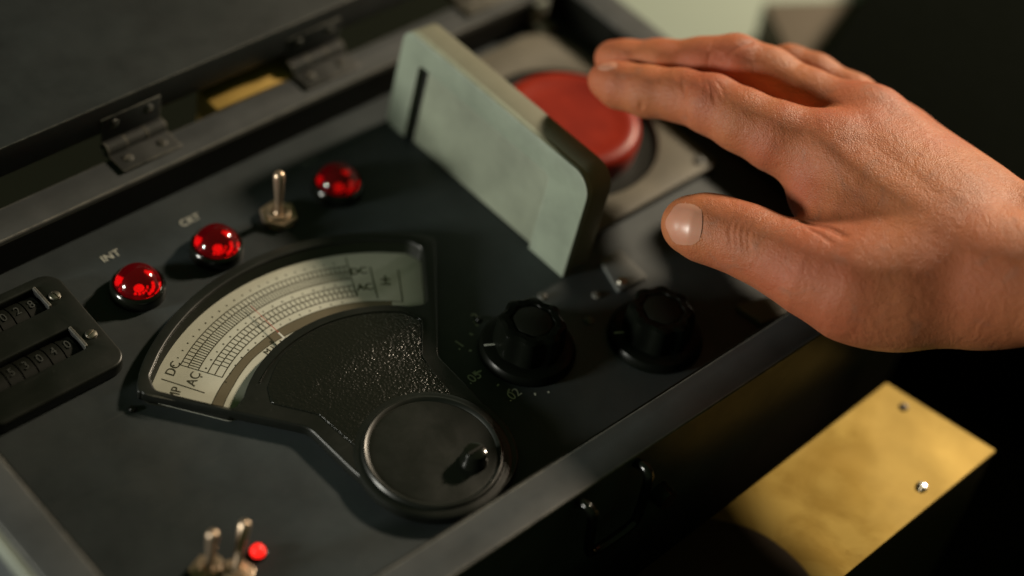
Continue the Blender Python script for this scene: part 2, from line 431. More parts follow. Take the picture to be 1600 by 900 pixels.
# ---- meter ---------------------------------------------------------
CX, CY = -80., -32.
HZ = 10.
BC = (-80., -47.5)
hout = arc(CX, CY, 91.2, 133.2, 46.8, 60)
rc = rounded([(-17.6, 34.4), (-13.6, 29.5), (-50.6, -15.8), (-51.2, -36)], [0, 3.5, 5, 0], 6)
right = rc[1:]
boss = arc(BC[0], BC[1], 29, 12, -192, 60)
left = [(-160 - x, y) for x, y in right][::-1]
house_out = hout + right + boss + left
_pa = lambda r, a: (CX + r * math.cos(R_(a)), CY + r * math.sin(R_(a)))
wr = rounded([_pa(87, 55), _pa(87, 49.3), (-21.4, 28.0), (-37.6, 6.0), _pa(54.5, 47)], [0, 5, 3, 3, 0], 6)
win = arc(CX, CY, 87.0, 124, 56, 50) + wr[1:-1] + arc(CX, CY, 54.5, 48, 132, 50) + [(-160 - x, y) for x, y in wr[1:-1]][::-1]
HZ = 4.6
def top(lp):    # drawn round (-80, -32); real place and size on the housing top
    return [(-76.8 + (x + 80) * 1.011, -28.9 + (y + 32) * 1.011) for x, y in lp]
def low(lp):    # the same outline down at the card
    return [(-78.4 + (x + 80) * 1.0054, -30.5 + (y + 32) * 1.0054) for x, y in lp]
def drafted(lp, d):
    c = np.array(lp); n = len(c); out = []
    for i in range(n):
        t_ = c[(i + 2) % n] - c[i - 2]; nrm = np.array([-t_[1], t_[0]]) / (np.hypot(*t_) + 1e-9)
        sd = float(nrm @ np.array([-.74, -.67])); k_ = min(1, max(0, (sd + .1) / .6)); out.append(tuple(c[i] - nrm * d * k_))
    return out
def area2(lp):
    return sum(a[0] * b[1] - b[0] * a[1] for a, b in zip(lp, lp[1:] + lp[:1]))
ho = top(house_out)
if area2(ho) < 0: nsign = 1
else: nsign = -1
def drafted2(lp, d): 
    c = np.array(lp); n = len(c); out = []
    for i in range(n):
        t_ = c[(i + 2) % n] - c[i - 2]; nrm = nsign * np.array([-t_[1], t_[0]]) / (np.hypot(*t_) + 1e-9)
        sd = float(nrm @ np.array([-.74, -.67])); k_ = min(1, max(0, (sd + .1) / .6)); out.append(tuple(c[i] - nrm * d * k_))
    return out
ho = drafted2(ho, 2.6)
meter = plate('meter', [ho, top(win)], .05, HZ, .8, M['bakelite'], case, (CX, 0, 0), smooth=40, seg=3)
wt, wb = top(win), low(win); n_ = len(wt)
mk('bezel', [(x, y, HZ - .8) for x, y in wt] + [(x, y, .36) for x, y in wb], [(k, (k + 1) % n_, n_ + (k + 1) % n_, n_ + k) for k in range(n_)], M['dull_black'], meter, (CX, 0, 0), 60)
meter['label'] = 'fan shaped black bakelite meter housing with a scale window'
# a low step outside the housing wall (its flange)
def inset(lp, d):
    c = np.array(lp); n = len(c); out = []
    for i in range(n):
        t_ = c[(i + 1) % n] - c[i - 1]; L = np.hypot(*t_)
        nrm = np.array([t_[1], -t_[0]]) / (L if L else 1); out.append(tuple(c[i] - nrm * d))
    return out
CZ_ = .35
card_o = arc(CX, CY, 88.6, 131, 49, 50) + [(-19.5, 30), (-36, 7.5)] + arc(CX, CY, 53.2, 42, 138, 40) + [(-124, 7.5), (-140.5, 30)]
card = plate('scale_card', [low(win)], CZ_ - .3, CZ_, .05, M['card'], meter, (CX, 0, CZ_))
SX, SY = -78.4, -26.5
def sweep(bm, r0, r1, a0, a1, z, n=60):
    ps = [(arc(SX, SY, r, a0, a1, n)) for r in (r0, r1)]
    a = [bm.verts.new((x, y, z)) for x, y in ps[0]]; b_ = [bm.verts.new((x, y, z)) for x, y in ps[1]]
    for k in range(n): bm.faces.new((a[k], b_[k], b_[k + 1], a[k + 1]))
def tick(bm, r0, r1, a, z, wd=.16):
    ca, sa = math.cos(R_(a)), math.sin(R_(a)); q = wd / 2
    vs = [bm.verts.new((SX + r * ca - s * sa, SY + r * sa + s * ca, z)) for r, s in ((r0, -q), (r1, -q), (r1, q), (r0, q))]
    bm.faces.new(vs)
bm = bmesh.new()
zz = CZ_ + .045
DC = (77.8, 75.1, 71.3); AC = (67.9, 65.3, 62.5)
A0, A1 = 123.0, 63.4
for r in DC + AC: sweep(bm, r - .19, r + .19, A0, A1, zz)
for k in range(47):
    a = A0 + (A1 - A0) * k / 46; tick(bm, DC[1], DC[0], a, zz + .01, .3)
for k in range(67):
    a = A0 + (A1 - A0) * k / 66; tick(bm, DC[2], DC[1], a, zz + .01, .32)
k = 0; a = A0
for i in range(36):
    u = i / 35; a = A0 + (A1 - A0) * (u ** 1.0 * .96 + .04 if i else 0)
    tick(bm, AC[1], AC[0], a, zz + .01, .3)
    if i > 0: tick(bm, AC[2], AC[1], a - .4, zz + .01, .3)
tick(bm, 62.4, 77.9, A0, zz + .02, .28); tick(bm, 62.4, 82.4, A1, zz + .02, .24)
# divider strokes
for (p, q, wd) in (((252, 592), (320, 614), .42), ((578, 417), (590, 466), .42), ((622, 421), (629, 472), .42)):
    p = P(*p, CZ_)[:2]; q = P(*q, CZ_)[:2]; d = (q - p) / np.linalg.norm(q - p); nn_ = np.array([-d[1], d[0]]) * wd / 2
    bm.faces.new([bm.verts.new((*(v), zz)) for v in (p - nn_, q - nn_, q + nn_, p + nn_)])
# the row of little figures reads only as specks at this size
for r_, n_, o_ in ((79.9, 22, 0), (69.2, 17, 1.2), (60.6, 15, .7)):
    for i in range(n_):
        a = A0 + .8 + (A1 - A0) * i / n_ + o_
        tick(bm, r_ - .35, r_ + .35, a, zz, .42 + .2 * random.random())
# edge lines of the band
sm = bmo('scale_grid', bm, M['ink'], meter, (CX, 0, CZ_), None)
bm = bmesh.new()
band_in = lambda a: float(np.interp(a, (50, 88, 102, 111, 125, 137), (54.4, 54.9, 56.2, 57.0, 57.6, 59.0)))
band_out = lambda a: float(np.interp(a, (50, 68, 85, 105, 121, 137), (59.5, 59.5, 59.2, 59.6, 60.7, 63.0)))
def band(f0, f1, a0, a1, z, n=70):
    pv = None
    for k in range(n + 1):
        a = a0 + (a1 - a0) * k / n; ca, sa = math.cos(R_(a)), math.sin(R_(a))
        cur = [bm.verts.new((SX + f(a) * ca, SY + f(a) * sa, z)) for f in (f0, f1)]
        if pv: bm.faces.new((pv[0], pv[1], cur[1], cur[0]))
        pv = cur
band(band_in, band_out, 139, 51.5, zz - .005)
bmo('brown_band', bm, M['brownband'], meter, (CX, 0, CZ_), None)
bm = bmesh.new(); band(lambda a: band_out(a) - .16, lambda a: band_out(a) + .16, 139, 48, zz + .02); band(lambda a: band_in(a) - .14, lambda a: band_in(a) + .14, 139, 88, zz + .02)
bmo('band_edge', bm, M['ink'], meter, (CX, 0, CZ_), None)
def pola(px, py, z=CZ_):
    p = P(px, py, z)[:2] - np.array([SX, SY]); return np.hypot(*p), math.degrees(math.atan2(p[1], p[0]))
def tx(s, px, py, size, da=0, sx=1):
    r, a = pola(px, py); x, y = P(px, py, CZ_)[:2]; return (s, x, y, zz + .02, a - 90 + da, size, sx)
its = [tx('DC', 271, 576, 4.9, -3, .95), tx('AC', 303, 592, 4.9, -3, .95), tx('AMP', 272, 620, 5.0, -6, .9),
       tx('DC', 560, 424, 4.6, 3), tx('AC', 570, 449, 4.6, 3), tx('\u00b1', 602, 438, 7.6, 3)]
for it_ in its: texts('scale_lettering', [it_], M['ink'], meter)
its = []
word = 'MILLIAMPERES'
wid = {'M': 1.35, 'I': .62, 'L': .92, 'A': 1.1, 'P': 1.0, 'E': .95, 'R': 1.05, 'S': 1.0}
a = pola(415, 553)[1] + .6; 
for ch in word:
    rr_ = band_in(a) - 2.0
    a -= wid[ch] * 1.5 / rr_ * 57.3 * .9
    its.append((ch, SX + rr_ * math.cos(R_(a)), SY + rr_ * math.sin(R_(a)), zz + .02, a - 90, 3.5))
    a -= wid[ch] * 1.5 / rr_ * 57.3 * .9
texts('scale_word', its, M['ink'], meter)
# needle and its white tip marker
q0 = P(444, 528, 2.2); q1 = P(392, 478, 1.8)
tube('needle', [q0, (q0 + q1) / 2, q1], [.16, .14, .10], M['needle'], meter, 8)
q2 = P(433, 518, 2.3); q3 = P(450, 534, 2.3)
bm = bmesh.new()
d = (q3 - q2); d /= np.linalg.norm(d); nn_ = np.array([-d[1], d[0], 0])
for (c_, hl, hw) in (((q2 + q3) / 2, 2.2, .28), (q3 - d * 1.6, .25, 1.5)):
    vs = [bm.verts.new(tuple(c_ + d * s * hl + nn_ * t_ * hw + np.array([0, 0, h_]))) for h_ in (0, .25) for s, t_ in ((-1, -1), (1, -1), (1, 1), (-1, 1))]
    for f in ((0, 1, 2, 3), (4, 5, 6, 7), (0, 1, 5, 4), (1, 2, 6, 5), (2, 3, 7, 6), (3, 0, 4, 7)): bm.faces.new([vs[i] for i in f])
bmo('needle_tip', bm, M['white'], meter, tuple(q3), None)
gl_o = arc(CX, CY, 88.4, 131, 49, 50) + [(-19.5, 30), (-36, 7.5)] + arc(CX, CY, 53.2, 42, 138, 40) + [(-124, 7.5), (-140.5, 30)]
gl_o = top(win); g_ = mk('window_glass', [(x, y, HZ - 1.0) for x, y in gl_o], [tuple(range(len(gl_o)))], M['glass'], meter, (CX, 0, HZ - 1))
# pebbled inlay with its bead
ir = rounded([_pa(50.2, 58), _pa(50.2, 51), (-45.2, .6), (-56.2, -12.5), (-58, -30)], [0, 3.2, 2.6, 3, 0], 6)[1:]
inl = arc(CX, CY, 50.2, 122, 58, 40) + ir + arc(BC[0], BC[1], 20, 30, 150, 20) + [(-160 - x, y) for x, y in ir][::-1]
plate('leatherette_inlay', [[(x + max(0., min(1., (-84 - x) / 22)) * 4.0, y) for x, y in top(inl)]], HZ - .5, HZ + .35, .25, M['pebble'], meter, (CX, 0, HZ), smooth=40)
inl2 = [(CX + (x - CX) * 1.0, y) for x, y in inl]
bead = [(x, y, HZ + .12) for x, y in top(arc(CX, CY, 51.0, 124, 58, 40) + rounded([_pa(51.0, 58), _pa(51.0, 51), (-44.4, .7), (-55.4, -12.3), (-57.6, -22)], [0, 3.2, 2.6, 3, 0], 6)[1:])]
tube('bead', bead, .26, M['gloss_black'], meter, 8)
bcx, bcy = top([BC])[0]
lathe('round_cover', [(r_, z_ - 5.4) for r_, z_ in [(0, 11.0), (20.5, 11.1), (21.8, 10.9), (22.4, 11.5), (23.1, 11.8), (23.8, 11.5), (24.3, 10.8), (25.2, 10.5), (26.4, 10.35), (27.0, 9.9), (27.0, 9)]], (bcx, bcy), M['bakelite'], meter, 96, 30)
zk = P(741, 714, 8)
lathe('zero_knob', [(0, 11.9), (2.4, 11.8), (3.6, 11.3), (4.0, 10.2), (4.1, 8.0), (4.7, 7.0), (4.9, 5.7)], zk[:2], M['gloss_black'], meter, 40, 35)
bm = bmesh.new(); box(bm, zk[0] - 3.2, zk[0] + 3.2, zk[1] - .5, zk[1] + .5, 11.5, 12.1, .15)
bmo('knob_slot', bm, M['dull_black'], meter, (*zk[:2], 11), None)
# small dome rivets round the housing foot
for p_ in ((207, 640), (748, 500)):
    q = P(*p_, 0)
    lathe('rivet', [(0, 1.3), (.9, 1.1), (1.4, .5), (1.5, 0)], q[:2], M['bakelite'], meter, 16)

# ---- counters -------------------------------------------------------
cpo = rounded([(-188, 47.3), (-136.0, 47.3), (-134.3, 97.5), (-188, 98.5)], [4, 6, 7, 4], 8)
row = [[(4, 507, '0'), (24, 497, '2'), (45, 487, '8')], [(14, 594, '5'), (36, 581, '3'), (57, 568, '0'), (80, 555, '4'), (105, 543, '0')]]
wy = [[float(P(60, 478, 4.)[1]), None], None]
slot_y = (88.3, 65.6)
holes = [rounded([(-185, y_ - 5.6), (-144.5, y_ - 5.6), (-144.5, y_ + 5.4), (-185, y_ + 5.4)], 1., 4) for y_ in slot_y]
cp = plate('counter_block', [cpo] + holes, .05, 5.5, .8, M['bakelite'], case, (-160, 72, 0), smooth=35)
cp['label'] = 'black counter block with two rows of number wheels'
for y_ in slot_y:
    n_ = 7
    wheels = []
    for i in range(n_):
        xc = -148.9 - i * 5.45
        vs = []; fs = []
        K = 20; rad = 7.2
        for side, xx in ((0, xc - 2.45), (1, xc + 2.45)):
            for k in range(K): vs.append((xx, y_ + rad * math.cos(2 * math.pi * k / K), -2.6 + rad * math.sin(2 * math.pi * k / K)))
        for k in range(K): fs.append((k, (k + 1) % K, K + (k + 1) % K, K + k))
        fs += [tuple(range(K)), tuple(range(K, 2 * K))]
        mk('number_wheel', vs, fs, M['dull_black'], cp, (xc, y_, 0), 40)
    bm = bmesh.new(); box(bm, -145.0, -143.9, y_ - 5.4, y_ + 5.2, 3.2, 6.1, .25)
    bmo('slot_end_bar', bm, M['hinge'], cp, (-144.4, y_, 5))
ds = []
for y_, dg in ((slot_y[0], '820'), (slot_y[1], '04035')):
    for i, ch in enumerate(dg):
        ds.append((ch, -148.9 - i * 5.45, y_ - .3, 4.72, 0, 5.0, .85))
texts('digits', ds, plain('worn wheel figures', (.035, .038, .033), .6), cp)
def screw(name, x, y, z, r, parent, ang, mat=None, h=1.1):
    s = lathe(name, [(0, h), (r * .55, h * .95), (r * .85, h * .7), (r, h * .2), (r, -.3)], (x, y), mat or M['screw'], parent, 24, 40, cz=z)
    return s
def slotted(x, y, z, r, parent, ang, mat=None, h=1.1):
    """slotted dome-headed screw: two head halves either side of a real groove, one mesh"""
    vs = []; fs = []; g = r * .13
    for sgn in (-1, 1):
        rings = []
        for (rr, hz) in ((r, -.3), (r, h * .25), (r * .86, h * .72), (r * .55, h * .95), (r * .15, h)):
            ring = []
            for k in range(13):
                a = math.pi * k / 12; px_ = rr * math.cos(a); py_ = max(rr * math.sin(a), g) if rr * .999 > g else g
                px_ = min(max(px_, -math.sqrt(max(rr * rr - g * g, 0))), math.sqrt(max(rr * rr - g * g, 0)))
                ring.append(len(vs)); vs.append((px_, sgn * py_, hz))
            rings.append(ring)
        for a_, b_ in zip(rings, rings[1:]):
            for k in range(12): fs.append((a_[k], a_[k + 1], b_[k + 1], b_[k]))
            fs.append((a_[0], b_[0], b_[12], a_[12]))
        fs.append(tuple(rings[-1]))
    b0 = len(vs)
    for k in range(16): vs.append((r * .95 * math.cos(math.pi * k / 8), r * .95 * math.sin(math.pi * k / 8), h * .2))
    fs.append(tuple(range(b0, b0 + 16)))
    ca, sa = math.cos(R_(ang)), math.sin(R_(ang))
    vs = [(x + a * ca - b_ * sa, y + a * sa + b_ * ca, z + c_) for a, b_, c_ in vs]
    return mk('screw', vs, fs, mat or M['screw'], parent, (x, y, z), 35)
slotted(-140.6, 86.2, 5.5, 2.15, cp, 100); slotted(-140.2, 64.0, 5.5, 2.15, cp, 20)

# ---- pilot lamps ------------------------------------------------------
def make_lamp(x, y):
    bz = lathe('pilot_lamp', [(7.6, 2.2), (8.3, 4.6), (8.9, 4.9), (9.6, 4.3), (10.0, 3.0), (10.1, .05)], (x, y), M['gloss_black'], case, 64, 40)
    R0 = 8.25
    prof = [(0, .5)] + [(R0 * .90, .5), (R0 * .98, 1.6)] + [(R0 * math.cos(R_(a_)), 3.6 + R0 * .93 * math.sin(R_(a_))) for a_ in range(0, 91, 6)]
    prof[-1] = (0, prof[-1][1])
    lathe('lens', prof, (x, y), M['lens'], bz, 64, 60, origin=(x, y, 0))
    lathe('reflector', [(0, .9), (3, .8), (6.4, 1.3), (7.1, 2.0), (6.9, 2.2), (6.2, 1.6), (0, 1.3)], (x, y), M['reflector'], bz, 32, 40, origin=(x, y, 0))
    bm = bmesh.new()
    r = bmesh.ops.create_uvsphere(bm, u_segments=16, v_segments=10, radius=1.2); 
    for v in r['verts']: v.co = Vector((v.co.x * 1.1 + x, v.co.y + y - .4, v.co.z * .5 + 2.4))
    for r_a, a0_, a1_, wd in ((5.6, -125, -15, .55), (3.6, -75, 5, .38), (2.2, -150, -20, .3), (5.0, 105, 135, .8), (6.3, -60, -35, .35), (4.6, 20, 40, .4)):
        steps = max(2, int((a1_ - a0_) / 9))
        for q_ in range(steps):
            if random.random() < .16: continue
            mt = Matrix.Translation((x, y, 0)) @ Matrix.Rotation(R_(a0_ + (a1_ - a0_) * (q_ + .5) / steps), 4, 'Z')
            w_ = wd * (.6 + .7 * random.random()); l_ = r_a * R_(a1_ - a0_) / steps * .52
            box(bm, r_a - w_, r_a + w_, -l_, l_, 2.0, 2.6, .12, 1, mt)
    bmo('bulb', bm, M['glow'], bz, (x, y, 0), 40)
    return bz
pl = [(-113.0, 76.0), (-78.5, 76.5), (-21.5, 77.5)]
lamp = make_lamp(*pl[0]); lamp['label'] = 'lit red pilot lamp beside the lettering INT'
for (x, y) in pl[1:]:
    c = copy_tree(lamp, case, (x, y, 0))
    for ch in c.children:
        if ch.name.startswith('bulb') and x > -50:
            ch.material_slots[0].link = 'OBJECT'; ch.material_slots[0].material = emis('weak bulb', (1, .03, .02), .55)
    c['label'] = 'lit red pilot lamp below the lettering CRT' if x < -50 else 'dim red pilot lamp beside the tilted green shield'

# ---- toggle switches -----------------------------------------------------
def toggle(x, y, tip, L=23, name='toggle_switch', s=1.0, ang=8):
    hexo = [(x + 7.2 * s * math.cos(R_(60 * k + ang)), y + 7.2 * s * math.sin(R_(60 * k + ang))) for k in range(6)]
    hole = arc(x, y, 4.0 * s, 0, 345, 23)
    nut = plate(name, [hexo, hole], .6, 2.9, .35, M['nickel'], case, (x, y, 0), smooth=35)
    lathe('washer', [(4, .6), (6.0 * s, .6), (6.3 * s, .35), (6.3 * s, .05)], (x, y), M['nickel'], nut, 40, origin=(x, y, 0))
    lathe('bushing', [(2.4 * s, 1), (2.6 * s, 4.0), (4.0 * s, 4.1), (4.4 * s, 3.8), (4.4 * s, 1)], (x, y), M['nickel'], nut, 40, origin=(x, y, 0))
    lathe('ball', [(0, 4.6), (1.6, 4.2), (2.4, 3.0), (2.5, 1)], (x, y), M['nickel'], nut, 24, origin=(x, y, 0))
    b0 = np.array([x, y, 3.0]); t0_ = np.array(tip, float); pts = []; rs = []
    for u, r in ((0, 1.35), (.2, 1.4), (.5, 1.75), (.8, 2.15), (.9, 2.2), (.96, 1.9), (.99, 1.2), (1.0, .3)):
        pts.append(tuple(b0 + (t0_ - b0) * u)); rs.append(r * s)
    tube('lever', pts, rs, M['nickel'], nut, 20, loc=(x, y, 0))
    return nut
tb = P(435, 335, 2)
tg = toggle(tb[0], tb[1], (tb[0] - .3, tb[1] + .6, 23.5)); tg['label'] = 'nickel toggle switch between two red lamps'
ta = P(326, 893, 2); o = toggle(ta[0], ta[1], tuple(P(333, 830, 20)), s=.9, ang=20); o['label'] = 'blurred toggle switch at the near edge of the panel'
ta = P(368, 898, 2); o = toggle(ta[0], ta[1], tuple(P(384, 812, 17)), s=.9, ang=40); o['label'] = 'blurred toggle switch beside the small glowing diode'
ld = P(403, 860, 2)
dd = lathe('diode_lamp', [(3.0, .05), (3.0, 1.0), (2.5, 1.2), (2.45, 1.0)], ld[:2], M['gloss_black'], case, 24)
dd['label'] = 'tiny glowing red diode lamp near the toggle switches'
lathe('diode', [(2.45, .8), (2.45, 2.0), (1.8, 3.3), (.9, 3.8), (0, 3.9)], ld[:2], M['led'], dd, 24, 60)

# ---- rotary knobs -----------------------------------------------------------
def knob(x, y, ang=0, s=1.0):
    sk = lathe('rotary_knob', [(0, 4.2), (14.5, 4.2), (16.6, 3.4), (17.6, 2.0), (17.8, .05)], (x, y), M['knob'], case, 64, 30)
    def mod(a, z):
        return 1 + .055 * math.cos(8 * (a + ang)) * (1 if z > 5 else .4)
    lathe('grip', [(12.7, 4.2), (12.4, 6), (11.9, 13.6), (11.5, 15.2), (10.3, 16), (8.0, 15.8), (7.6, 15.3), (0, 15.3)], (x, y), M['knob'], sk, 128, 40, mod, origin=(x, y, 0))
    bm = bmesh.new(); mt = Matrix.Translation((x, y, 0)) @ Matrix.Rotation(R_(150), 4, 'Z')
    box(bm, 12.0, 16.2, -.3, .3, 4.0, 4.35, .05, 1, mt); bmo('pointer_mark', bm, M['letter_dim'], sk, (x, y, 4))
    lathe('cap', [(0, 15.7), (6.6, 15.7), (7.1, 15.4), (7.3, 15.0)], (x, y), M['dull_black'], sk, 40, 35, origin=(x, y, 0))
    return sk
k1 = knob(*kc); k1['label'] = 'black fluted knob with dial numbers around it'
kk = copy_tree(k1, case, (27., -49., 0)); kk['label'] = 'black fluted knob in shadow by the front rail'
# light leaking between the fingers, built as pale plates; screws near the knobs
pc = [P(*q, 1.2)[:2] for q in ((938, 408), (968, 390), (1012, 433), (966, 456))]
sp = plate('light_patch', [rounded([tuple(q) for q in pc], 1.2, 4)], .05, 1.6, .25, M['coating'], case, (*pc[0], 0)); sp['label'] = 'patch of light built as a small grey plate with one screw'
q = P(972, 440, 1.6); slotted(q[0], q[1], 1.6, 2.2, sp, 30)
pc = [P(*q, 1.2)[:2] for q in ((1150, 478), (1290, 440), (1290, 470), (1190, 506))]
sp = plate('corner_light_patch', [rounded([tuple(q) for q in pc], .8, 4)], .05, 1.6, .25, M['taupe'], case, (*pc[0], 0))  # patch of light on the panel corner, built as a thin taupe plate
for q_ in ((932, 460), (848, 462), (920, 500)):
    q = P(*q_, .5); slotted(q[0], q[1], .0, 1.8, panel, 60, M['hinge'])

# ---- button and its plate ---------------------------------------------------
bc = (73., 49.)
po = rounded([(33, 2), (113.5, 2), (113.5, 105), (33, 105)], [3, 3, 16, 6], 8)
bp = plate('button_plate', [po, arc(bc[0], bc[1] + 1.5, 38.5, 0, 355, 71)], .05, 3.2, .5, M['taupe'], case, (*bc, 0), smooth=35, seg=2)
bp['label'] = 'taupe plate with a large round hole'
lathe('well_ring', [(38.4, 3.0), (37.4, 1.4), (34.5, .9), (30, .6), (0, .5)], (bc[0], bc[1] + 1.5), M['dull_black'], bp, 72, 30)
prof = [(r_ * 1.1, z_) for r_, z_ in [(25.9, .6), (26.4, 5.5), (26.4, 8.2), (26.1, 9.9), (25.2, 11.2), (23.9, 11.9), (22.4, 12.2), (20.6, 12.1), (18.6, 11.7), (15, 11.45), (8, 11.3), (0, 11.25)]]
bt = lathe('push_button', prof, (bc[0] + .5, bc[1] + .3), M['red'], case, 96, 60); bt['label'] = 'large round red push button with a dished top'
for x, y in ((38.5, 98), (107.5, 7)): slotted(x, y, 3.2, 2.2, bp, 40, M['coating'])

# ---- the green shield, tipped up beside the button -----------------------------
O = np.array([19.6, 97.5, .3]); Vv = np.array([20.4, -6.8, .3]) - O; Lk = np.linalg.norm(Vv); Vv /= Lk
Up = np.array([.105, .0, .99]); Up /= np.linalg.norm(Up); Nn = np.cross(Up, Vv); Nn /= np.linalg.norm(Nn)   # Nn points to -x or +x
if Nn[0] < 0: Nn = -Nn
SH = 46.5
mt = Matrix.Identity(4)
for i in range(3):
    mt[i][0] = float(Vv[i]); mt[i][1] = float(Up[i]); mt[i][2] = float(Nn[i]); mt[i][3] = float(O[i]) * .001
L = Lk
# local: x along the length from the back, y up, z away from the lit face
def shp(lps, z0, z1, bev, name, parent, mat=None):
    o_ = plate(name, lps, z0, z1, bev, mat or M['shield'], None, (0, 0, 0), 35, 2, mtx=mt)
    sh_o = Vector((20, 45, 0)) * .001
    o_.data.transform(Matrix.Translation(-sh_o))
    o_.location = sh_o; WL[o_.name] = sh_o
    if parent is not None: o_.parent = parent; o_.location = (0, 0, 0)
    return o_
frame = rounded([(0, 0), (11.2, 0), (11.2, SH - 11), (L - 19, SH - 11), (L - 19, -3.2), (L, -3.2), (L, SH), (0, SH)], [3.5, .5, 2, 3, .5, 1.5, 9, 6], 8)
shield = shp([frame], -1.0, 2.2, .45, 'button_shield', None)
shield.parent = case; shield.location = Vector((20, 45, 0)) * .001 - WL[case.name]
shield['label'] = 'pale green metal shield tipped upright beside the red button'
shp([[(15.2, .2), (L - 18.4, .2), (L - 18.4, SH - 10.5), (15.2, SH - 10.5)]], .8, 2.3, .1, 'recessed_plate', shield, paint('recessed plate paint', (.205, .228, .172), .56, (.3, .3, .24), 3., scuff=.3))
shp([[(10.9, -.1), (15.2, -.1), (15.2, SH - 10.6), (10.9, SH - 10.6)]], 2.0, 2.4, .02, 'slot_shadow_strip', shield, M['dull_black'])  # black strip standing in for the shade inside the slot
# folded top flange: a swept strip round the top and both corners
fl = rounded([(0, 6), (0, SH), (L, SH), (L, 6)], [0, 6, 9, 0], 8)
fi = [(x + (0.9 if x < 6 else (-.9 if x > L - 9 else 0)), y - (.9 if y > SH - 8 else 0)) for x, y in fl]
plo = [(0, 3)] + fl + [(L, 3)] + [(L - 1.3, 3)] + rounded([(L - 1.3, 6), (L - 1.3, SH - 1.3), (1.3, SH - 1.3), (1.3, 6)], [0, 7.7, 4.7, 0], 8) + [(1.3, 3)]
cfl = paint('shield flange paint', (.20, .20, .145), .5, (.42, .42, .34), 3., scuff=.15)
shp([plo], 1.6, 12.0, .3, 'flange', shield, cfl)
# paint chips and the long scratch on the face
def sh_pt(px, py, dz=-.04):
    """photo position on the shield's lit face -> local mm"""
    r = RC @ np.array([(px - 800) / F_PX, (450 - py) / F_PX, -1.]); o_ = CAM * 1000
    t_ = ((O - o_) @ Nn) / (r @ Nn); p = o_ + r * t_; d_ = p - O
    return float(d_ @ Vv), float(d_ @ Up)
bm = bmesh.new()
def stroke(pp, wd, z):
    pp = [sh_pt(*q) for q in pp]; pp = [np.array(p) for p in pp]; dense = []
    for a_, b_ in zip(pp, pp[1:]):
        for k in range(5): dense.append(a_ + (b_ - a_) * k / 5 + rng.normal(0, .14, 2))
    dense.append(pp[-1]); prev = None
    for i, p in enumerate(dense):
        d_ = dense[min(i + 1, len(dense) - 1)] - dense[max(i - 1, 0)]; d_ /= np.linalg.norm(d_); n_ = np.array([-d_[1], d_[0]])
        w_ = wd * (.35 + rng.random()) * math.sin(math.pi * (i + .6) / (len(dense) + .6))
        cur = [bm.verts.new(tuple(O + Vv * q[0] + Up * q[1] + Nn * z)) for q in (p - n_ * w_, p + n_ * w_)]
        if prev: bm.faces.new((prev[0], cur[0], cur[1], prev[1]))
        prev = cur
stroke([(832, 240), (840, 247), (852, 258), (858, 270), (859, 285), (855, 298)], .42, -.03)
stroke([(805, 215), (815, 222)], .35, -.03); stroke([(900, 300), (905, 306)], .35, -.03)
o = bmo('scratches', bm, plain('exposed dark metal', (.10, .11, .075), .6), shield, (20, 45, 0), None)

# bright stay against the back wall
q = P(862, 58, 0); bm = bmesh.new(); box(bm, q[0] - 4, q[0] + 3, Y1 - 3.4, Y1 - .5, 3, 13.5, .5)
box(bm, q[0] - 4, q[0] + 3, Y1 - 9, Y1 - .5, 1.0, 3.4, .5)
o = bmo('stay_bracket', bm, paint('grey stay', (.20, .22, .19), .5, scuff=.2), case, (q[0], Y1, 0)); 

# ---- latch on the front wall ---------------------------------------------------
FY = Y0 - W
def P_y(px, py, y):
    r = RC @ np.array([(px - 800) / F_PX, (450 - py) / F_PX, -1.]); o_ = CAM * 1000
    return o_ + r * ((y - o_[1]) / r[1])
l0 = P_y(926, 800, FY - 7); l1 = P_y(1018, 736, FY - 7); l2 = P_y(1005, 845, FY - 7)
hw = (l0[0], l1[0]); zt = (l0[2] + l1[2]) / 2
loop = [(hw[0], FY, zt - 2), (hw[0], FY - 5, zt), (hw[0] + .6, FY - 7.5, zt - 3), (hw[0] + 1.5, FY - 8, zt - 22), (hw[0] + 4, FY - 8.2, zt - 26), (hw[1] - 4, FY - 8.2, zt - 26), (hw[1] - 1.5, FY - 8, zt - 22), (hw[1] - .6, FY - 7.5, zt - 3), (hw[1], FY - 5, zt), (hw[1], FY, zt - 2)]
def smoothpath(p, it=2):
    for _ in range(it):
        q = [p[0]]
        for a_, b_ in zip(p, p[1:]):
            a_, b_ = np.array(a_), np.array(b_); q += [tuple(a_ * .75 + b_ * .25), tuple(a_ * .25 + b_ * .75)]
        p = q + [p[-1]]
    return p
lat = tube('latch_handle', smoothpath(loop), 1.8, M['gloss_black'], case, 14); lat['label'] = 'black bail handle on the front wall'
kq = P_y(1040, 778, FY - 4)
bm = bmesh.new(); r = bmesh.ops.create_cone(bm, segments=28, radius1=4.6, radius2=4.0, depth=6, cap_ends=True)
for v in r['verts']: v.co = Vector((v.co.x + kq[0], FY - 2.8 - v.co.z, v.co.y + kq[2]))
bmo('stud', bm, M['gloss_black'], case, (kq[0], FY, kq[2]), 40)

